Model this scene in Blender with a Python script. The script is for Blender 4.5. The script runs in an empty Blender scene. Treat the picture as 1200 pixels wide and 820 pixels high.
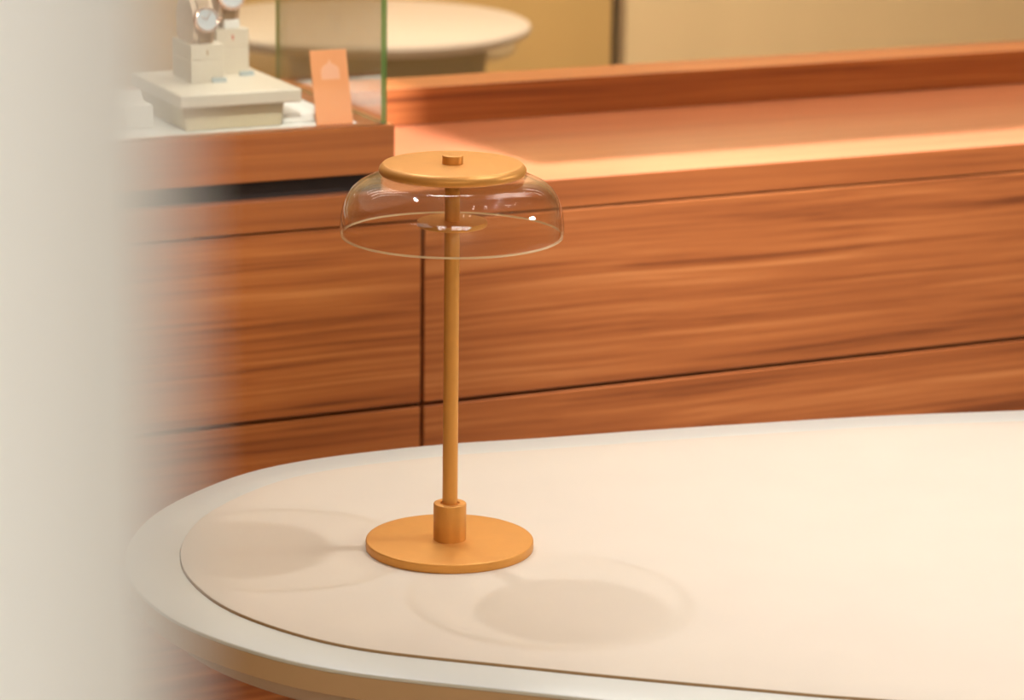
import bpy, bmesh, math, random
from math import sin, cos, pi, radians, atan2, hypot
from mathutils import Vector, Matrix

S = bpy.context.scene
COL = S.collection

# ------------------------------------------------------------------ camera
PITCH, ROLL, CAM_H = radians(14.2), radians(0.75), 1.72
fw = Vector((0, cos(PITCH), -sin(PITCH)))
rt0 = Vector((1, 0, 0))
up0 = rt0.cross(fw)
rt = cos(ROLL) * rt0 + sin(ROLL) * up0
up = -sin(ROLL) * rt0 + cos(ROLL) * up0
cd = bpy.data.cameras.new('camera')
cam = bpy.data.objects.new('camera', cd)
COL.objects.link(cam)
m = Matrix((rt, up, -fw)).transposed().to_4x4()
m.translation = Vector((0, 0, CAM_H))
cam.matrix_world = m
cd.sensor_fit = 'HORIZONTAL'
cd.sensor_width = 36.0
cd.lens = 105.0
cd.clip_start = 0.02
cd.dof.use_dof = True
cd.dof.focus_distance = 3.10
cd.dof.aperture_fstop = 6.4
S.camera = cam

# ------------------------------------------------------------------ counter frame (u along the counter, w into it)
YAW = radians(25.4)
OX, OY = -0.126, 4.059
RU, RW = Vector((cos(YAW), sin(YAW), 0)), Vector((-sin(YAW), cos(YAW), 0))
def W(u, w, z=0.0):
    return Vector((OX, OY, z)) + RU * u + RW * w

# ------------------------------------------------------------------ view, world, lamps and added fills
vs = S.view_settings
vs.view_transform = 'Standard'
vs.look = 'None'
vs.gamma = 1.0
vs.exposure = 0.0
vs.use_curve_mapping = False
wd = bpy.data.worlds.new('world')
S.world = wd
wd.use_nodes = True
wd.node_tree.nodes['Background'].inputs[0].default_value = (1.0, 0.86, 0.70, 1)
wd.node_tree.nodes['Background'].inputs[1].default_value = 0.3

def spot(name, loc, target, power, size, blend, radius, color):
    d = bpy.data.lights.new(name, 'SPOT')
    d.energy = power; d.spot_size = radians(size); d.spot_blend = blend
    d.shadow_soft_size = radius; d.color = color
    o = bpy.data.objects.new(name, d); COL.objects.link(o)
    o.location = loc
    o.rotation_euler = (Vector(target) - Vector(loc)).to_track_quat('-Z', 'Y').to_euler()
    return o
def area(name, loc, sx, sy, power, color, rotz=0.0, rot=None):
    d = bpy.data.lights.new(name, 'AREA')
    d.shape = 'RECTANGLE'; d.size = sx; d.size_y = sy; d.energy = power; d.color = color
    o = bpy.data.objects.new(name, d); COL.objects.link(o)
    o.location = loc
    o.rotation_euler = rot if rot else (0, 0, rotz)
    return o
WARM = (1.0, 0.975, 0.925)
COOL = (1.0, 1.10, 1.32)
WARM2 = (1.0, 1.0, 0.98)
spot('spot_table_right', (0.74, 3.06, 2.62), (0.92, 3.08, 0.74), 90, 84, 0.9, 0.020, COOL)
spot('spot_table_rear', (-0.52, 3.72, 2.62), (0.15, 2.95, 0.74), 33, 60, 0.7, 0.022, COOL)
spot('spot_counter', W(0.30, -0.45, 2.70), W(0.80, 0.35, 0.92), 690, 60, 0.8, 0.014, (1.0, 1.0, 1.25))
spot('fill_side', (4.2, 3.5, 2.3), (0.05, 3.0, 0.98), 190, 36, 1.0, 0.22, WARM2)  # added fill that brightens the right side of the lamp pole
spot('fill_case', W(-0.70, -1.50, 2.70), W(-0.36, 0.10, 1.03), 180, 22, 0.8, 0.03, WARM2)  # unseen fill added to lift the display case and card
for i in range(4):
    area('fill_strip_front', (0.2, -1.9 + 0.36 * i, 2.76), 2.6, 0.14, 26, WARM)  # fill strips added behind the camera for column and drawers
for x, y, l in ((-1.05, 4.75, 1.5), (-1.1, 5.15, 1.5), (-1.1, 5.6, 1.5), (1.15, 5.25, 1.5), (1.25, 5.7, 1.6), (1.35, 6.2, 1.6)):
    area('ceiling_line_light', (x, y, 2.76), l, 0.05, 2.6, WARM, YAW * (0.35 if x < 0 else 1.3))
area('fill_left', (-2.2, -0.4, 2.76), 1.4, 1.4, 12, WARM)  # weak fill added on the left
area('fill_worktop', W(1.15, 0.29, 2.76), 2.4, 0.26, 49, WARM, YAW)  # added fill to brighten the worktop, kept off the table
area('fill_wall_back', W(1.2, 2.1, 2.74), 3.2, 0.25, 58, WARM, rot=(radians(42), 0, YAW))  # fill added for the back wall and round table
for i, (x, y) in enumerate(((0.62, 3.75), (0.95, 3.40), (0.63, 2.85), (0.36, 2.79), (1.22, 3.58), (1.95, 2.7), (1.45, 2.2), (0.32, 1.7), (0.54, 1.75), (1.70, 4.2), (1.15, 3.25), (0.95, 0.75), (0.35, 0.3))):
    spot('downlight', (x, y, 2.74), (x, y, 0), 1.7, 120, 1.0, 0.032, WARM2)

# ------------------------------------------------------------------ helpers
def link(o, parent=None):
    COL.objects.link(o)
    if parent is not None:
        o.parent = parent
    return o
def obj(name, bm, mats, parent=None, smooth=False, autosmooth=None):
    me = bpy.data.meshes.new(name)
    bmesh.ops.recalc_face_normals(bm, faces=bm.faces)
    bm.to_mesh(me); bm.free()
    for mt in (mats if isinstance(mats, (list, tuple)) else [mats]):
        me.materials.append(mt)
    if smooth:
        me.polygons.foreach_set('use_smooth', [True] * len(me.polygons))
        if autosmooth:
            me.set_sharp_from_angle(angle=radians(autosmooth))
    return link(bpy.data.objects.new(name, me), parent)
def tag(o, label, cat, group=None):
    o['label'] = label; o['category'] = cat
    if group: o['group'] = group
    return o
def thing(name, label, cat, loc, rotz=0.0, group=None):
    o = bpy.data.objects.new(name, None)
    o.empty_display_size = 0.05
    link(o)
    o.location = loc; o.rotation_euler = (0, 0, rotz)
    return tag(o, label, cat, group)
def struct(o):
    o['kind'] = 'structure'
    return o
def place(o, loc, rotz=0.0):
    o.location = loc; o.rotation_euler = (0, 0, rotz)
    return o

def box(bm, x0, x1, y0, y1, z0, z1, bev=0.0, seg=2, mi=0):
    t = bmesh.new()
    v = [t.verts.new((x, y, z)) for x in (x0, x1) for y in (y0, y1) for z in (z0, z1)]
    for f in ((0, 1, 3, 2), (4, 6, 7, 5), (0, 4, 5, 1), (2, 3, 7, 6), (0, 2, 6, 4), (1, 5, 7, 3)):
        t.faces.new([v[i] for i in f])
    bmesh.ops.recalc_face_normals(t, faces=t.faces)
    if bev:
        bmesh.ops.bevel(t, geom=list(t.edges), offset=bev, segments=seg, affect='EDGES', profile=0.5)
    merge(bm, t, mi)
def merge(bm, t, mi=None):
    mp = {}
    for vv in t.verts:
        mp[vv] = bm.verts.new(vv.co)
    for f in t.faces:
        try:
            nf = bm.faces.new([mp[q] for q in f.verts])
            nf.material_index = f.material_index if mi is None else mi
        except ValueError:
            pass
    t.free()
def frustum(bm, b, t_, z0, z1, bev=0.0):
    t = bmesh.new()
    lo = [t.verts.new((x, y, z0)) for x, y in ((b[0], b[2]), (b[1], b[2]), (b[1], b[3]), (b[0], b[3]))]
    hi = [t.verts.new((x, y, z1)) for x, y in ((t_[0], t_[2]), (t_[1], t_[2]), (t_[1], t_[3]), (t_[0], t_[3]))]
    t.faces.new(lo[::-1]); t.faces.new(hi)
    for i in range(4):
        j = (i + 1) % 4
        t.faces.new((lo[i], lo[j], hi[j], hi[i]))
    if bev:
        bmesh.ops.bevel(t, geom=list(t.edges), offset=bev, segments=2, affect='EDGES', profile=0.5)
    merge(bm, t)
def lathe(bm, prof, n=96, closed=False, mi=None, M=None):
    rows = []
    for r, z in prof:
        if r < 1e-6:
            rows.append([bm.verts.new((0, 0, z))])
        else:
            rows.append([bm.verts.new((r * cos(2 * pi * k / n), r * sin(2 * pi * k / n), z)) for k in range(n)])
    allv = [v for r in rows for v in r]
    pairs = list(zip(rows[:-1], rows[1:])) + ([(rows[-1], rows[0])] if closed else [])
    for a, (p, q) in enumerate(pairs):
        for k in range(n):
            l = (k + 1) % n
            if len(p) == 1 and len(q) == 1:
                continue
            if len(p) == 1:
                f = bm.faces.new((p[0], q[l], q[k]))
            elif len(q) == 1:
                f = bm.faces.new((p[k], p[l], q[0]))
            else:
                f = bm.faces.new((p[k], p[l], q[l], q[k]))
            if mi: f.material_index = mi[a] if a < len(mi) else 0
    if M is not None:
        for v in allv: v.co = M @ v.co
    return bm
def arc(cx, cz, r, a0, a1, n=6):
    return [(cx + r * cos(radians(a0 + (a1 - a0) * i / n)), cz + r * sin(radians(a0 + (a1 - a0) * i / n))) for i in range(n + 1)]
def disc_prof(r, z0, z1, bt=0.001, bb=0.0006):
    return [(0, z0)] + arc(r - bb, z0 + bb, bb, -90, 0, 3) + arc(r - bt, z1 - bt, bt, 0, 90, 5) + [(0, z1)]

# ------------------------------------------------------------------ materials
def mat(name):
    mt = bpy.data.materials.new(name); mt.use_nodes = True
    nt = mt.node_tree
    return mt, nt, nt.nodes['Principled BSDF'], nt.nodes['Material Output']
def node(nt, t, **kw):
    n = nt.nodes.new(t)
    for k, v in kw.items(): setattr(n, k, v)
    return n
def plain(name, col, rough=0.5, metal=0.0, var=0.04, scale=30.0, bump=0.0, bscale=400.0, spec=0.5, coat=0.0, stretch=None):
    mt, nt, bs, _ = mat(name)
    tc = node(nt, 'ShaderNodeTexCoord')
    nz = node(nt, 'ShaderNodeTexNoise'); nz.inputs['Scale'].default_value = scale; nz.inputs['Detail'].default_value = 3
    if stretch:
        mp = node(nt, 'ShaderNodeMapping'); mp.inputs['Scale'].default_value = stretch
        nt.links.new(tc.outputs['Object'], mp.inputs['Vector']); nt.links.new(mp.outputs['Vector'], nz.inputs['Vector'])
    else:
        nt.links.new(tc.outputs['Object'], nz.inputs['Vector'])
    rp = node(nt, 'ShaderNodeValToRGB')
    rp.color_ramp.elements[0].position = 0.3; rp.color_ramp.elements[1].position = 0.7
    rp.color_ramp.elements[0].color = tuple(c * (1 - var) for c in col) + (1,)
    rp.color_ramp.elements[1].color = tuple(min(1, c * (1 + var)) for c in col) + (1,)
    nt.links.new(nz.outputs['Fac'], rp.inputs['Fac'])
    nt.links.new(rp.outputs['Color'], bs.inputs['Base Color'])
    bs.inputs['Roughness'].default_value = rough
    bs.inputs['Metallic'].default_value = metal
    bs.inputs['Specular IOR Level'].default_value = spec
    bs.inputs['Coat Weight'].default_value = coat
    if bump:
        n2 = node(nt, 'ShaderNodeTexNoise'); n2.inputs['Scale'].default_value = bscale; n2.inputs['Detail'].default_value = 2
        nt.links.new(tc.outputs['Object'], n2.inputs['Vector'])
        bp = node(nt, 'ShaderNodeBump'); bp.inputs['Strength'].default_value = bump; bp.inputs['Distance'].default_value = 0.001
        nt.links.new(n2.outputs['Fac'], bp.inputs['Height']); nt.links.new(bp.outputs['Normal'], bs.inputs['Normal'])
    return mt
def wood(name, seed, gain=1.0, rough=0.38, coat=0.0, contrast=2.1, gs=1.0, bs_=0.85):
    mt, nt, bs, _ = mat(name)
    L = nt.links.new
    tc = node(nt, 'ShaderNodeTexCoord')
    # slow bending of the grain
    wb = node(nt, 'ShaderNodeTexNoise'); wb.inputs['Scale'].default_value = 1.0; wb.inputs['Detail'].default_value = 2
    mw = node(nt, 'ShaderNodeMapping'); mw.inputs['Scale'].default_value = (1.6, 3.0, 3.0); mw.inputs['Location'].default_value = (seed, seed * 1.7, seed * .3)
    L(tc.outputs['Object'], mw.inputs['Vector']); L(mw.outputs['Vector'], wb.inputs['Vector'])
    sub = node(nt, 'ShaderNodeVectorMath', operation='SUBTRACT'); sub.inputs[1].default_value = (.5, .5, .5)
    L(wb.outputs['Color'], sub.inputs[0])
    mul = node(nt, 'ShaderNodeVectorMath', operation='MULTIPLY'); mul.inputs[1].default_value = (0.0, 0.022, 0.022)
    L(sub.outputs[0], mul.inputs[0])
    add = node(nt, 'ShaderNodeVectorMath', operation='ADD')
    L(tc.outputs['Object'], add.inputs[0]); L(mul.outputs[0], add.inputs[1])
    def grain(sc, det, dist, off):
        mp = node(nt, 'ShaderNodeMapping'); mp.inputs['Scale'].default_value = sc; mp.inputs['Location'].default_value = (seed * 3.1 + off, seed * 5.3, off)
        L(add.outputs[0], mp.inputs['Vector'])
        n = node(nt, 'ShaderNodeTexNoise'); n.inputs['Scale'].default_value = 1.0; n.inputs['Detail'].default_value = det; n.inputs['Distortion'].default_value = dist
        n.inputs['Roughness'].default_value = 0.62
        L(mp.outputs['Vector'], n.inputs['Vector'])
        return n
    g1 = grain((0.9, 62, 62), 4, 0.25, 0)       # broad bands
    g2 = grain((1.6, 135, 135), 4, 0.15, 11)    # fine streaks
    g3 = grain((0.8, 14, 14), 2, 0.2, 23)        # tone from board to board
    r1 = node(nt, 'ShaderNodeValToRGB')
    e = r1.color_ramp.elements
    e[0].position = 0.26; e[0].color = (0.170 * gain, 0.0465 * gain * gs, 0.0139 * gain * bs_, 1)
    e[1].position = 0.78; e[1].color = (0.540 * gain, 0.2000 * gain * gs, 0.0626 * gain * bs_, 1)
    k = e.new(0.42); k.color = (0.330 * gain, 0.0967 * gain * gs, 0.0270 * gain * bs_, 1)
    k = e.new(0.58); k.color = (0.420 * gain, 0.1321 * gain * gs, 0.0365 * gain * bs_, 1)
    mx = node(nt, 'ShaderNodeMath', operation='MULTIPLY_ADD'); mx.inputs[1].default_value = 0.46
    L(g2.outputs['Fac'], mx.inputs[0])
    m1 = node(nt, 'ShaderNodeMath', operation='MULTIPLY'); m1.inputs[1].default_value = 0.33
    L(g1.outputs['Fac'], m1.inputs[0])
    m3 = node(nt, 'ShaderNodeMath', operation='MULTIPLY_ADD'); m3.inputs[1].default_value = 0.21
    L(g3.outputs['Fac'], m3.inputs[0]); L(m1.outputs[0], m3.inputs[2])
    L(m3.outputs[0], mx.inputs[2])
    st = node(nt, 'ShaderNodeMath', operation='MULTIPLY_ADD'); st.inputs[1].default_value = contrast; st.inputs[2].default_value = (1 - contrast) / 2
    L(mx.outputs[0], st.inputs[0])
    L(st.outputs[0], r1.inputs['Fac'])
    L(r1.outputs['Color'], bs.inputs['Base Color'])
    bs.inputs['Roughness'].default_value = rough
    bs.inputs['Specular IOR Level'].default_value = 0.45
    bs.inputs['Coat Weight'].default_value = coat; bs.inputs['Coat Roughness'].default_value = 0.22
    bp = node(nt, 'ShaderNodeBump'); bp.inputs['Strength'].default_value = 0.10; bp.inputs['Distance'].default_value = 0.0006
    L(g2.outputs['Fac'], bp.inputs['Height']); L(bp.outputs['Normal'], bs.inputs['Normal'])
    return mt
def thin_glass(name, tint, ior=1.45, haze=0.0, gain=1.0):
    mt, nt, bs, out = mat(name)
    nt.nodes.remove(bs)
    tr = node(nt, 'ShaderNodeBsdfTransparent'); tr.inputs[0].default_value = tint + (1,)
    gl = node(nt, 'ShaderNodeBsdfGlossy'); gl.inputs['Roughness'].default_value = 0.025
    # Schlick reflectance from the angle of view to the surface, the same from either side
    fc = node(nt, 'ShaderNodeLayerWeight'); fc.inputs['Blend'].default_value = 0.5
    pw = node(nt, 'ShaderNodeMath', operation='POWER'); pw.inputs[1].default_value = 5.0
    nt.links.new(fc.outputs['Facing'], pw.inputs[0])
    f0 = ((ior - 1) / (ior + 1)) ** 2
    mul = node(nt, 'ShaderNodeMath', operation='MULTIPLY_ADD'); mul.inputs[1].default_value = (1 - f0) * gain; mul.inputs[2].default_value = f0 * gain; mul.use_clamp = True
    nt.links.new(pw.outputs[0], mul.inputs[0])
    mx = node(nt, 'ShaderNodeMixShader')
    nt.links.new(mul.outputs[0], mx.inputs[0]); nt.links.new(tr.outputs[0], mx.inputs[1]); nt.links.new(gl.outputs[0], mx.inputs[2])
    last = mx
    if haze:
        df = node(nt, 'ShaderNodeBsdfDiffuse'); df.inputs[0].default_value = (.9, .9, .85, 1)
        m2 = node(nt, 'ShaderNodeMixShader'); m2.inputs[0].default_value = haze
        nt.links.new(mx.outputs[0], m2.inputs[1]); nt.links.new(df.outputs[0], m2.inputs[2]); last = m2
    nt.links.new(last.outputs[0], out.inputs['Surface'])
    return mt
def glass_edge(name, col, mixf):
    mt, nt, bs, out = mat(name)
    bs.inputs['Base Color'].default_value = col + (1,)
    bs.inputs['Roughness'].default_value = 0.25
    tr = node(nt, 'ShaderNodeBsdfTransparent'); tr.inputs[0].default_value = tuple(min(1, c * 1.2 + .2) for c in col) + (1,)
    mx = node(nt, 'ShaderNodeMixShader'); mx.inputs[0].default_value = mixf
    nt.links.new(tr.outputs[0], mx.inputs[1]); nt.links.new(bs.outputs[0], mx.inputs[2])
    nt.links.new(mx.outputs[0], out.inputs['Surface'])
    return mt

M_WOOD = wood('walnut', 1.3)
M_WOOD2 = wood('walnut_left', 4.9, 1.08)
M_WOOD3 = wood('walnut_top_sheen', 8.2, 1.1, 0.34, 0.7, 1.1, 1.08, 1.5)  # pinker, lighter walnut: the top's sheen is put into the colour
M_WOOD4 = wood('walnut_case', 12.7, 1.0, 0.36, 0, 0.9)
M_WOOD5 = wood('walnut_edge', 20.3, 1.0, 0.36, 0, 1.1)
M_DARK = plain('dark_recess', (0.018, 0.012, 0.010), 0.6)
M_GOLD = plain('satin_gold', (0.72, 0.335, 0.07), 0.44, 0.50, 0.02, 60, 0.05, 900)
M_PAD = plain('leather_pad', (0.725, 0.610, 0.450), 0.60, 0.0, 0.015, 8, 0.10, 700, 0.3)
M_PADEDGE = plain('leather_cut_edge', (0.42, 0.25, 0.10), 0.6, 0, 0.02, 40)
M_RIM = plain('lacquer_rim', (0.70, 0.685, 0.57), 0.32, 0.0, 0.012, 6, 0, 0, 0.5)
M_CREAM = plain('cream_lacquer', (0.68, 0.61, 0.485), 0.45, 0, 0.02, 10)
M_CREAM2 = plain('cream_fabric', (0.74, 0.66, 0.52), 0.8, 0, 0.03, 200, 0.15, 900)
M_FOOT = plain('olive_beige_fabric', (0.56, 0.48, 0.31), 0.8, 0, 0.03, 200)
M_TOP2 = plain('round_table_cream', (0.68, 0.55, 0.40), 0.5, 0, 0.02, 5)
M_DRUM = plain('olive_drum', (0.46, 0.37, 0.20), 0.7, 0, 0.02, 10)
M_TAN = plain('tan_lacquer', (0.62, 0.44, 0.22), 0.5, 0, 0.02, 10)
M_WHITE = plain('white_pad', (0.80, 0.79, 0.73), 0.6, 0, 0.015, 20)
M_BEIGE = plain('beige_cushion', (0.62, 0.47, 0.33), 0.75, 0, 0.04, 80)
M_STRAP = plain('brown_strap', (0.36, 0.24, 0.13), 0.5, 0, 0.05, 120)
M_ROSE = plain('rose_gold', (0.90, 0.58, 0.42), 0.18, 1.0, 0.01, 50)
M_DIAL = plain('silver_dial', (0.72, 0.78, 0.80), 0.25, 0.3, 0.03, 90)
M_GEM = plain('pale_gem', (0.92, 0.86, 0.84), 0.06, 0.8, 0.02, 100)
M_TAG = plain('grey_tag', (0.36, 0.40, 0.38), 0.4, 0, 0.03, 60)
M_CARD = plain('orange_card', (0.86, 0.36, 0.145), 0.55, 0, 0.01, 20)
M_PINK = plain('pale_pink_print', (0.90, 0.47, 0.28), 0.5, 0, 0.01, 20)
M_RED = plain('red_mark', (0.62, 0.16, 0.10), 0.5, 0, 0.01, 20)
M_GMARK = plain('gold_mark', (0.48, 0.33, 0.14), 0.4, 0.3, 0.01, 20)
M_PILLAR = plain('cream_plaster', (0.86, 0.91, 0.91), 0.7, 0, 0.01, 3)
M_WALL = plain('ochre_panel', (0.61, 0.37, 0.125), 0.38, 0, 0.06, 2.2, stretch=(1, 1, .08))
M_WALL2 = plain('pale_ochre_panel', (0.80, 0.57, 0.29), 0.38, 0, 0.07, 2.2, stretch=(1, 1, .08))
M_PLAST = plain('warm_plaster', (0.72, 0.60, 0.44), 0.8, 0, 0.01, 2)
M_SIDE = plain('tan_wall_cloth', (0.36, 0.23, 0.12), 0.8, 0, 0.02, 2)
M_CEIL = plain('ceiling_paint', (0.82, 0.76, 0.66), 0.9, 0, 0.01, 2)
M_FLOOR = plain('floor_stone', (0.42, 0.32, 0.22), 0.35, 0, 0.06, 3)
M_BAND = plain('bronze_band', (0.62, 0.41, 0.21), 0.38, 0.1, 0.02, 20)
M_UNDER = plain('bronze_under', (0.64, 0.46, 0.28), 0.35, 0, 0.02, 20)
M_GLASS = thin_glass('shade_glass', (0.972, 0.957, 0.932), 1.45)
M_RIMG = glass_edge('shade_rim_glass', (0.92, 0.74, 0.50), 0.55)
M_PANE2 = thin_glass('side_pane_glass', (0.985, 0.99, 0.98), 1.45, gain=3.0)
M_PANE = thin_glass('pane_glass', (0.985, 0.99, 0.98), 1.45)
M_EDGE = glass_edge('pane_edge', (0.20, 0.34, 0.10), 0.75)

# ------------------------------------------------------------------ the room
U0, U1, W0, W1, ZC = -4.2, 6.0, -6.6, 3.39, 2.80
def room_box(name, a, mt, bev=0.0):
    bm = bmesh.new(); box(bm, *a, bev)
    return struct(place(obj(name, bm, mt), W(0, 0, 0), YAW))
room_box('floor', (U0 - .1, U1 + .1, W0 - .1, W1 + .2, -0.1, 0), M_FLOOR)
room_box('ceiling', (U0 - .1, U1 + .1, W0 - .1, W1 + .2, ZC, ZC + .1), M_CEIL)
room_box('wall_left', (U0 - .1, U0, W0, W1 + .1, 0, ZC), M_SIDE)
room_box('wall_right', (U1, U1 + .1, W0, W1 + .1, 0, ZC), M_PLAST)
room_box('wall_front', (U0, U1, W0 - .1, W0, 0, ZC), M_PLAST)
wb = room_box('wall_back', (U0, U1, W1 + .06, W1 + .16, 0, ZC), M_DARK)
GAP = 2.056
us = [U0, -1.35, 0.35, GAP - .0215]
us2 = [GAP + .0205, 3.75, U1]
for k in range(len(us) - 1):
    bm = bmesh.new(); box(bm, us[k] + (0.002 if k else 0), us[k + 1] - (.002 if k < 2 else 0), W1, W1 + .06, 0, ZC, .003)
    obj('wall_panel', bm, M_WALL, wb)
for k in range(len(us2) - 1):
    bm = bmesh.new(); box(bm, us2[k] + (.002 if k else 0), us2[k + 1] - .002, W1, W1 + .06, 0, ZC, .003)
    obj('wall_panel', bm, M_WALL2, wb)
# unseen block added over the counter to shade the worktop behind its lit strip
room_box('shade_block_1', (0.271, 2.6, -0.2295, 0.10, 2.0, ZC), M_PLAST)

# ------------------------------------------------------------------ counter: worktop and two cabinets
ZT = 0.92
wt = thing('worktop', 'long reddish walnut worktop with raised back ledge behind the lamp', 'worktop', W(0, 0, ZT - .042), YAW)
bm = bmesh.new(); box(bm, -1.7, 1.75, 0.0016, 0.60, 0, 0.042, .0012)
obj('top_board', bm, M_WOOD3, wt)
bm = bmesh.new(); box(bm, -1.7, 1.75, 0, 0.0015, 0.0002, 0.0412, .0004)
obj('front_edge', bm, M_WOOD5, wt)
bm = bmesh.new(); box(bm, -1.7, 1.75, 0.479, 0.579, 0.0425, 0.1, .0015)
obj('back_ledge', bm, M_WOOD, wt)
def cabinet(name, label, u0, u1, mt):
    c = thing(name, label, 'cabinet', W((u0 + u1) / 2, 0.3, 0), YAW)
    h = (u1 - u0) / 2
    bm = bmesh.new()
    box(bm, -h, h, -0.272, 0.28, 0.08, ZT - .0425)
    obj('body', bm, M_DARK, c)
    bm = bmesh.new()
    box(bm, -h, h, -0.22, 0.26, 0, 0.08)
    obj('plinth', bm, M_DARK, c)
    for z0, z1 in ((.6150, .8745), (.36, .6085), (.09, .355)):
        bm = bmesh.new(); box(bm, -h + .0030, h - .0030, -0.3, -0.2722, z0, z1, .0012)
        obj('drawer_front', bm, mt, c)
    return c
cabinet('cabinet', 'walnut drawer cabinet to the left of the vertical seam, under the glass case', -1.7, 0.0005, M_WOOD2)
cabinet('cabinet', 'wide walnut drawer cabinet to the right of the vertical seam', 0.0005, 1.75, M_WOOD)

# ------------------------------------------------------------------ glass display case
ZB = 1.013
dc = thing('display_case', 'glass display case with green edges on a walnut base, left end of the worktop', 'display case', W(-.4, .22, ZT), YAW)
DU, DW = .4, -.22            # counter frame -> case frame
def cbox(bm, u0, u1, w0, w1, z0, z1, bev=0.0, mi=0):
    box(bm, u0 + DU, u1 + DU, w0 + DW, w1 + DW, z0 - ZT, z1 - ZT, bev, 2, mi)
bm = bmesh.new(); cbox(bm, -.78, -.052, .024, .42, ZT, .9465)
obj('dark_plinth', bm, M_DARK, dc)
bm = bmesh.new()
BU0, BU1, BW0, BW1 = -.80, -.040, .006, .440
cbox(bm, BU0, BU1, BW0, .034, .9465, ZB, .0012)
cbox(bm, BU0, BU1, .412, BW1, .9465, ZB, .0012)
cbox(bm, -.082, BU1, .0335, .4125, .9465, ZB - .0002)
cbox(bm, BU0, -.76, .0335, .4125, .9465, ZB - .0002)
cbox(bm, -.765, -.08, .03, .42, .9475, .985)
obj('wooden_base', bm, M_WOOD4, dc)
bm = bmesh.new(); cbox(bm, -.7595, -.0825, .0345, .4115, .985, ZB, .001)
obj('base_pad', bm, M_WHITE, dc)
ZG = 1.47
def pane(u0, u1, w0, w1, z0, z1, mt=None):
    bm = bmesh.new(); cbox(bm, u0, u1, w0, w1, z0, z1)
    d = (u1 - u0, w1 - w0, z1 - z0); ax = d.index(min(d))
    bmesh.ops.recalc_face_normals(bm, faces=bm.faces)
    for f in bm.faces:
        f.material_index = 0 if abs(f.normal[ax]) > .5 else 1
    obj('glass_pane', bm, [mt or M_PANE, M_EDGE], dc)
pane(-.785, -.0505, .0094, .0154, ZB, ZG)
pane(-.0565, -.0505, .0158, .4196, ZB, ZG, M_PANE2)
pane(-.785, -.0505, .420, .426, ZB, ZG)
pane(-.785, -.779, .0158, .4196, ZB, ZG)
pane(-.785, -.0505, .0094, .426, ZG, ZG + .006)

# ------------------------------------------------------------------ things in the case
def at(u, w, z): return W(u, w, z)
pf = thing('display_platform', 'cream square display platform on a tapered foot holding two watch stands', 'platform', at(-.2515, .144, ZB), YAW)
bm = bmesh.new(); box(bm, -.0875, .0875, -.107, .107, .0335, .0520, .0025)
obj('platform_top', bm, M_CREAM, pf)
bm = bmesh.new(); frustum(bm, (-.074, .064, -.090, .085), (-.0805, .068, -.092, .09), 0, .0335, .002)
obj('tapered_foot', bm, M_FOOT, pf)
ZP = ZB + .0520
rs = bmesh.new(); box(rs, -.075, .075, -.075, .075, 0, .032, .003)
tag(place(obj('display_riser', rs, M_WHITE), at(-.432, .172, ZB), YAW), 'low white riser block left of the tapered platform foot', 'riser')
rs = bmesh.new(); box(rs, -.025, .025, -.06, .06, 0, .013, .003)
tag(place(obj('display_riser', rs, M_WHITE), at(-.1575, .122, ZB), YAW), 'small flat white riser block between platform foot and orange card', 'riser')

def oval(a, b, n=48, e=2.3):
    out = []
    for k in range(n):
        t = 2 * pi * k / n
        c, s = cos(t), sin(t)
        out.append((a * math.copysign(abs(c) ** (2 / e), c), b * math.copysign(abs(s) ** (2 / e), s)))
    return out
def extr(bm, poly, x0, x1, hole=None, bev=0.0):
    """polygon in the (y,z) plane extruded along x, with an optional hole of as many points"""
    t = bmesh.new()
    A = [t.verts.new((x0, y, z)) for y, z in poly]; B = [t.verts.new((x1, y, z)) for y, z in poly]
    n = len(poly)
    if hole is None:
        t.faces.new(A[::-1]); t.faces.new(B)
    else:
        C_ = [t.verts.new((x0, y, z)) for y, z in hole]; D = [t.verts.new((x1, y, z)) for y, z in hole]
    for i in range(n):
        j = (i + 1) % n
        t.faces.new((A[i], A[j], B[j], B[i]))
        if hole:
            t.faces.new((C_[j], C_[i], D[i], D[j]))
            t.faces.new((A[j], A[i], C_[i], C_[j])); t.faces.new((B[i], B[j], D[j], D[i]))
    if bev:
        ed = [e for e in t.edges if abs((e.verts[0].co - e.verts[1].co).x) < 1e-6 and any(len(f.verts) > 4 for f in e.link_faces)]
        if ed: bmesh.ops.bevel(t, geom=ed, offset=bev, segments=3, affect='EDGES', profile=0.5)
    merge(bm, t)
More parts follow.
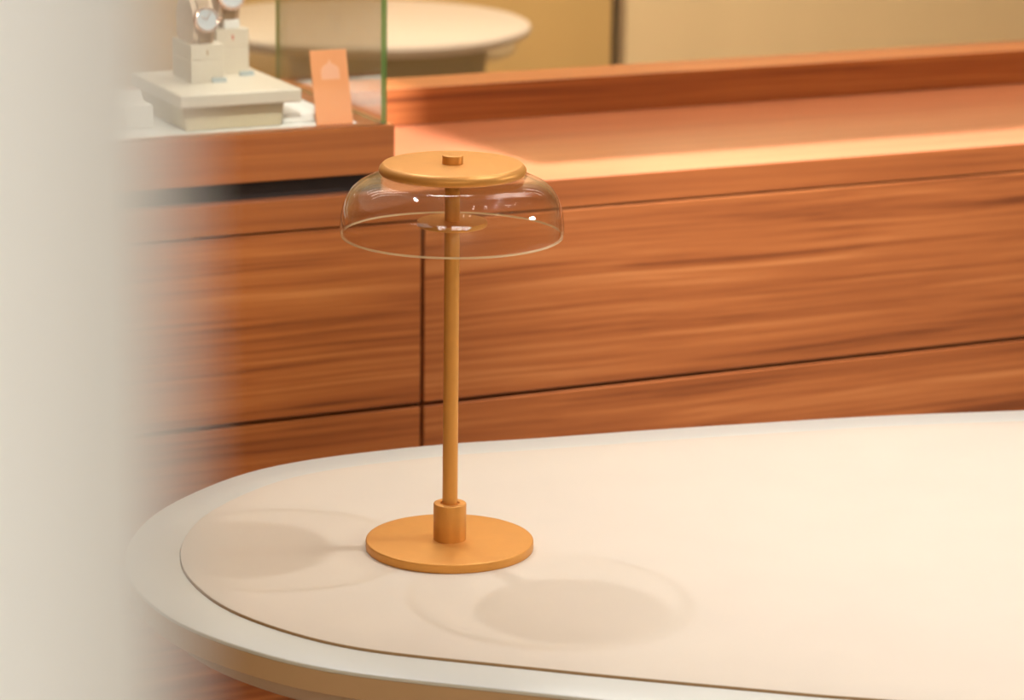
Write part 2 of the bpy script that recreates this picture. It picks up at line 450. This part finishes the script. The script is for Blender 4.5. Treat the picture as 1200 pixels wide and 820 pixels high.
def stand(label, u, w, h, seam, mark, stem):
    """square block: lower body, lid over a fine seam, printed mark, oval cushion that carries a watch"""
    b = thing('watch_stand', label, 'watch stand', at(u, w, ZP), YAW)
    hw, d = .0242, .040
    bm = bmesh.new(); box(bm, -hw, hw, -d, d, 0, seam - .0006, .001)
    obj('block_body', bm, M_CREAM, b)
    bm = bmesh.new(); box(bm, -hw, hw, -d, d, seam + .0006, h, .001)
    box(bm, -hw + .001, hw - .001, -d + .001, d - .001, seam - .002, seam + .002)
    obj('block_lid', bm, M_CREAM, b)
    bm = bmesh.new()   # a little standing figure of two strokes
    box(bm, -.0012, .0012, -d - .0004, -d + .0002, h - .0150, h - .0085)
    box(bm, -.0022, .0010, -d - .0004, -d + .0002, h - .0098, h - .0085)
    obj('printed_mark', bm, mark, b)
    if stem:
        bm = bmesh.new(); box(bm, -.0115, .0115, -d + .002, -d + .03, h, h + .0125, .0015)
        obj('stem', bm, M_WHITE, b)
    cz = h + .024 + (.013 if stem else 0)
    bm = bmesh.new()
    P = [(y, z + cz) for y, z in oval(.0365, .0395 if not stem else .036, 56)]
    if not stem: P = [(y, max(z, h)) for y, z in P]
    extr(bm, P, -.0190, .0120, None, .004)
    obj('cushion', bm, M_BEIGE, b, True, 40)
    return b, cz
def watch(label, u, w, z, r, cz):
    """wristwatch on the cushion: strap loop, round case with a gem-set bezel, dial, hands, crown"""
    wa = thing('wristwatch', label, 'watch', at(u, w, z), YAW)
    bm = bmesh.new()
    out = [(y, q + cz) for y, q in oval(.0402, .0430, 56)]; inn = [(y, q + cz) for y, q in oval(.0375, .0402, 56)]
    extr(bm, out, -.0085, .0085, inn)
    obj('strap', bm, M_STRAP, wa, True, 40)
    tilt = Matrix.Translation((0, -.0400, cz + .009)) @ Matrix.Rotation(radians(72), 4, 'X')
    bm = bmesh.new()
    lathe(bm, [(0, -.003), (r * .93, -.003), (r, 0), (r, .004), (r * .95, .006), (r * .82, .0068), (r * .80, .0052)], 48, M=tilt)
    obj('case', bm, M_ROSE, wa, True, 40)
    bm = bmesh.new(); lathe(bm, [(0, .0053), (r * .81, .0053)], 48, M=tilt)
    dl = obj('dial', bm, M_DIAL, wa)
    bm = bmesh.new()
    for a, l in ((60, .5), (-35, .68)):
        t = bmesh.new(); box(t, -.0005, .0005, 0, r * l, .0056, .0060)
        bmesh.ops.transform(t, matrix=tilt @ Matrix.Rotation(radians(a), 4, 'Z'), verts=t.verts); merge(bm, t)
    obj('hands', bm, M_ROSE, dl)
    bm = bmesh.new()
    for k in range(18):
        a = 2 * pi * k / 18
        t = bmesh.new(); bmesh.ops.create_icosphere(t, subdivisions=1, radius=r * .13)
        bmesh.ops.transform(t, matrix=tilt @ Matrix.Translation((r * .89 * cos(a), r * .89 * sin(a), .0066)), verts=t.verts); merge(bm, t)
    g = obj('bezel_gems', bm, M_GEM, wa); g['kind'] = 'stuff'
    bm = bmesh.new(); lathe(bm, disc_prof(.0028, r, r + .0035, .0006), 20, M=tilt @ Matrix.Translation((0, 0, .002)) @ Matrix.Rotation(radians(90), 4, 'Y'))
    obj('crown', bm, M_ROSE, wa, True, 40)
    return wa
s1, c1 = stand('front left cream watch stand with a small gold mark', -.266, .1715, .0523, .030, M_GMARK, False)
watch('wristwatch with silver dial and sparkling bezel on the front left stand', -.2685, .1715, ZP, .0178, c1)
s2, c2 = stand('rear right cream watch stand with a small red mark', -.2068, .232, .0625, .0375, M_RED, True)
watch('larger wristwatch cut by the top of the picture on the rear right stand', -.2105, .232, ZP, .0205, c2)
for lab, u, w in (('small grey tag plate at foot of the front left watch stand', -.2510, .1262), ('small grey tag plate at foot of the rear right watch stand', -.1950, .1690)):
    bm = bmesh.new(); frustum(bm, (-.0105, .0105, -.003, .003), (-.0105, .0105, .0005, .0025), 0, .0062, .0004)
    tag(place(obj('price_tag', bm, M_TAG), at(u, w, ZP), YAW), lab, 'tag')

# orange card leaning back on a foot
oc = thing('sign_card', 'orange card with a pale pink emblem leaning in the display case', 'card', at(-.1185, .0300, ZB), YAW)
LEAN = Matrix.Rotation(radians(-14.5), 4, 'X')
bm = bmesh.new(); box(bm, -.0268, .0268, 0, .003, 0, .1025, .0006)
bmesh.ops.transform(bm, matrix=Matrix.Translation((0, 0, .0007)) @ LEAN, verts=bm.verts)
obj('card_board', bm, M_CARD, oc)
bm = bmesh.new()
t = bmesh.new(); box(t, -.008, .008, .0, .0022, 0, .060)
bmesh.ops.transform(t, matrix=Matrix.Translation((0, .0455, .0007)) @ Matrix.Rotation(radians(32), 4, 'X'), verts=t.verts); merge(bm, t)
obj('card_foot', bm, M_CARD, oc)
bm = bmesh.new()
def emb_poly(pts, bm):
    a = [bm.verts.new((x, -.0004, z)) for x, z in pts]; b = [bm.verts.new((x, .0002, z)) for x, z in pts]
    bm.faces.new(a); bm.faces.new(b[::-1]); n = len(pts)
    for i in range(n): bm.faces.new((a[i], b[i], b[(i + 1) % n], a[(i + 1) % n]))
emb_poly([(-.0135, .062), (.0135, .062), (.0135, .0715), (.0128, .077), (.0085, .0815), (.003, .0840), (0, .0895), (-.003, .0840), (-.0085, .0815), (-.0128, .077), (-.0135, .0715)], bm)
bmesh.ops.transform(bm, matrix=Matrix.Translation((0, 0, .0007)) @ LEAN, verts=bm.verts)
obj('emblem', bm, M_PINK, oc)

# ------------------------------------------------------------------ lounge table
PADC = [(0.3215, 2.5805), (0.2405, 2.5973), (0.1626, 2.6145), (0.0838, 2.633), (0.0039, 2.6541), (-0.0554, 2.669), (-0.1003, 2.6814), (-0.138, 2.6932),
        (-0.1606, 2.7042), (-0.1914, 2.723), (-0.2233, 2.7487), (-0.2564, 2.7791), (-0.2919, 2.8237), (-0.327, 2.8967), (-0.3349, 2.921), (-0.3453, 2.9763),
        (-0.3467, 3.024), (-0.3379, 3.0955), (-0.3185, 3.149), (-0.2942, 3.1963), (-0.2573, 3.251), (-0.2111, 3.2883), (-0.1469, 3.3231), (-0.0518, 3.363),
        (0.0318, 3.385), (0.1646, 3.4267), (0.3107, 3.4686), (0.4705, 3.5107), (0.6319, 3.541),
        (.85, 3.578), (1.1, 3.568), (1.3, 3.483), (1.42, 3.3), (1.43, 3.05), (1.33, 2.82), (1.15, 2.66), (.9, 2.56), (.6, 2.545)]
def resample(Q, n):
    d = [0.0]
    R = Q + [Q[0]]
    for a, b in zip(R[:-1], R[1:]): d.append(d[-1] + hypot(b[0] - a[0], b[1] - a[1]))
    out = []; k = 0
    for i in range(n):
        s = d[-1] * i / n
        while d[k + 1] < s: k += 1
        f = (s - d[k]) / (d[k + 1] - d[k])
        out.append((R[k][0] + f * (R[k + 1][0] - R[k][0]), R[k][1] + f * (R[k + 1][1] - R[k][1])))
    return out, d[-1]
def smooth_loop(P, n=240, sig=.026):
    pts = []; mN = len(P)
    for i in range(mN):
        p0, p1, p2, p3 = P[i - 1], P[i], P[(i + 1) % mN], P[(i + 2) % mN]
        for k in range(16):
            t = k / 16
            pts.append(tuple(.5 * (2 * p1[c] + (p2[c] - p0[c]) * t + (2 * p0[c] - 5 * p1[c] + 4 * p2[c] - p3[c]) * t * t + (3 * p1[c] - p0[c] - 3 * p2[c] + p3[c]) * t ** 3) for c in (0, 1)))
    Q, Lg = resample(pts, n)
    wd_ = sig / (Lg / n); kk = range(-int(4 * wd_) - 1, int(4 * wd_) + 2)
    g = [math.exp(-k * k / 2 / wd_ ** 2) for k in kk]; sg = sum(g)
    Q = [tuple(sum(gi * Q[(i + k) % n][c] for gi, k in zip(g, kk)) / sg for c in (0, 1)) for i in range(n)]
    return resample(Q, n)[0]
def offset(Q, d):
    n = len(Q); out = []
    for i in range(n):
        tx, ty = Q[(i + 1) % n][0] - Q[i - 1][0], Q[(i + 1) % n][1] - Q[i - 1][1]
        l = hypot(tx, ty)
        out.append((Q[i][0] - ty / l * d * 1.0, Q[i][1] + tx / l * d * 1.0))
    return out
TC = (0.50, 3.06)
PAD = [(x - TC[0], y - TC[1]) for x, y in smooth_loop(PADC)]
def loops(bm, rows, cap0=True, cap1=True, mi=None):
    R = [[bm.verts.new((x, y, z)) for x, y in offset(PAD, d)] for d, z in rows]
    n = len(PAD)
    for a, (p, q) in enumerate(zip(R[:-1], R[1:])):
        for i in range(n):
            f = bm.faces.new((p[i], p[(i + 1) % n], q[(i + 1) % n], q[i]))
            if mi: f.material_index = mi[a]
    if cap0: bm.faces.new(R[0])
    if cap1: bm.faces.new(R[-1][::-1])
tb = thing('lounge_table', 'large pebble-shaped cream table with an inset peach leather top', 'table', (TC[0], TC[1], 0))
ZTB = 0.74
bm = bmesh.new()
rd = .0575
loops(bm, [(rd - .02, ZTB - .0040), (rd, ZTB - .0036), (rd, ZTB - .0014), (rd - .0005, ZTB - .0005), (rd - .0014, ZTB), (0.0012, ZTB), (0.0012, ZTB - .004), (-.05, ZTB - .004)])
obj('table_rim', bm, M_RIM, tb, True, 40)
bm = bmesh.new()
loops(bm, [(rd - .03, ZTB - .0270), (rd - .0012, ZTB - .0270), (rd - .0003, ZTB - .0262), (rd - .0003, ZTB - .0041), (rd - .02, ZTB - .0041)])
obj('edge_band', bm, M_BAND, tb, True, 40)
bm = bmesh.new()
loops(bm, [(0, ZTB - .004), (0, ZTB + .0023), (-.0004, ZTB + .0028), (-.0010, ZTB + .0030), (-.04, ZTB + .0030)], mi=[1, 0, 0, 0])
obj('leather_inset', bm, [M_PAD, M_PADEDGE], tb, True, 40)
bm = bmesh.new()
loops(bm, [(rd - .006, ZTB - .0271), (rd - .030, ZTB - .050), (rd - .034, ZTB - .054), (rd - .10, ZTB - .06)])
obj('under_frame', bm, M_UNDER, tb, True, 40)
bm = bmesh.new()
loops(bm, [(-.22, ZTB - .06), (-.24, ZTB - .1), (-.24, .02), (-.20, 0.0)])
obj('pedestal', bm, M_UNDER, tb, True, 40)

# ------------------------------------------------------------------ table lamp
LP = Vector((-0.0632, 3.0076, ZTB + .0030))
lamp = thing('table_lamp', 'satin gold table lamp with clear glass dome shade standing on the peach table', 'lamp', LP)
def lpart(name, prof, mt, n=96, **k):
    bm = bmesh.new(); lathe(bm, prof, n, **k)
    return obj(name, bm, mt, lamp, True, 35)
lpart('base', disc_prof(.0885, 0, .0098, .0013, .0010), M_GOLD, 128)
lpart('hub', [(0, .0098)] + [(.0173, .0098)] + arc(.0173 - .0012, .0485 - .0012 + .0010, .0012, 0, 90, 4) + [(.0102, .0495), (.0090, .0478), (0, .0478)], M_GOLD, 64)
lpart('pole', [(0, .0470), (.0080, .0470), (.0080, .3470), (0, .3470)], M_GOLD, 48)
lpart('reflector_plate', disc_prof(.0362, .3465, .3525, .0010, .0022), M_GOLD, 80)
lpart('stem', [(0, .352), (.0079, .352), (.0079, .3998), (0, .3998)], M_GOLD, 48)
lpart('top_disc', [(0, .3996), (.067, .3996), (.0705, .4000)] + arc(.0757 - .0052, .4002 + .0052, .0052, -70, 48, 9) + [(.0715, .4118), (.0705, .4120), (0, .4120)], M_GOLD, 128)
lpart('dimmer_knob', disc_prof(.0107, .4119, .4206, .0010, .0004), M_GOLD, 48)
outer = [(.012, .3986), (.050, .3988), (.066, .3985), (.078, .3974), (.088, .3950), (.0965, .3908), (.1035, .3850), (.1085, .3775), (.1120, .3685), (.1142, .3590), (.1152, .3500), (.1154, .3430), (.1150, .3385)]
rimp = [(.1146, .3372), (.1136, .3366), (.1126, .3372)]
inner = [(.1123, .3387), (.1126, .3430), (.1124, .3500), (.1114, .3588), (.1093, .3678), (.1060, .3762), (.1012, .3830), (.0946, .3884), (.0868, .3922), (.0774, .3945), (.066, .3955), (.050, .3958), (.012, .3956)]
bm = bmesh.new()
prof = outer + rimp + inner
idx = [0] * (len(outer) - 1) + [1] * 4 + [0] * (len(inner) - 1) + [0]
lathe(bm, prof, 160, True, idx)
obj('glass_shade', bm, [M_GLASS, M_RIMG], lamp, True, 60)

# ------------------------------------------------------------------ foreground column, close to the lens
bm = bmesh.new(); lathe(bm, [(0, 0), (.15, 0), (.15, ZC), (0, ZC)], 96)
tag(place(obj('column', bm, M_PILLAR, None, True, 40), (-.0344 - .15, .29, 0)), 'blurred cream column along the left edge, nearest to the viewer', 'column')

# ------------------------------------------------------------------ far behind the counter
rt_ = thing('round_table', 'blurred round cream table with thick rounded top behind the counter', 'table', (-.365, 7.0, 0))
bm = bmesh.new(); lathe(bm, [(0, .705), (.35, .705), (.375, .709), (.392, .718), (.400, .730), (.398, .738), (.388, .743), (0, .743)], 96)
obj('tabletop', bm, M_TOP2, rt_, True, 40)
bm = bmesh.new(); lathe(bm, [(0, 0), (.21, 0), (.22, .02), (.222, .3), (.228, .6), (.238, .705), (0, .705)], 96, M=Matrix.Translation((.062, 0, 0)))
obj('pedestal', bm, M_DRUM, rt_, True, 40)
sd = thing('side_table', 'small blurred tan side table peeking out behind the round cream table', 'table', (-.2, 7.45, 0))
bm = bmesh.new(); lathe(bm, [(0, .60), (.18, .60), (.195, .606), (.20, .62), (.195, .634), (.18, .64), (0, .64)], 64)
obj('tabletop', bm, M_TAN, sd, True, 40)
bm = bmesh.new(); lathe(bm, [(0, 0), (.12, 0), (.12, .012), (.03, .02), (.03, .60), (0, .60)], 48)
obj('pedestal', bm, M_TAN, sd, True, 40)
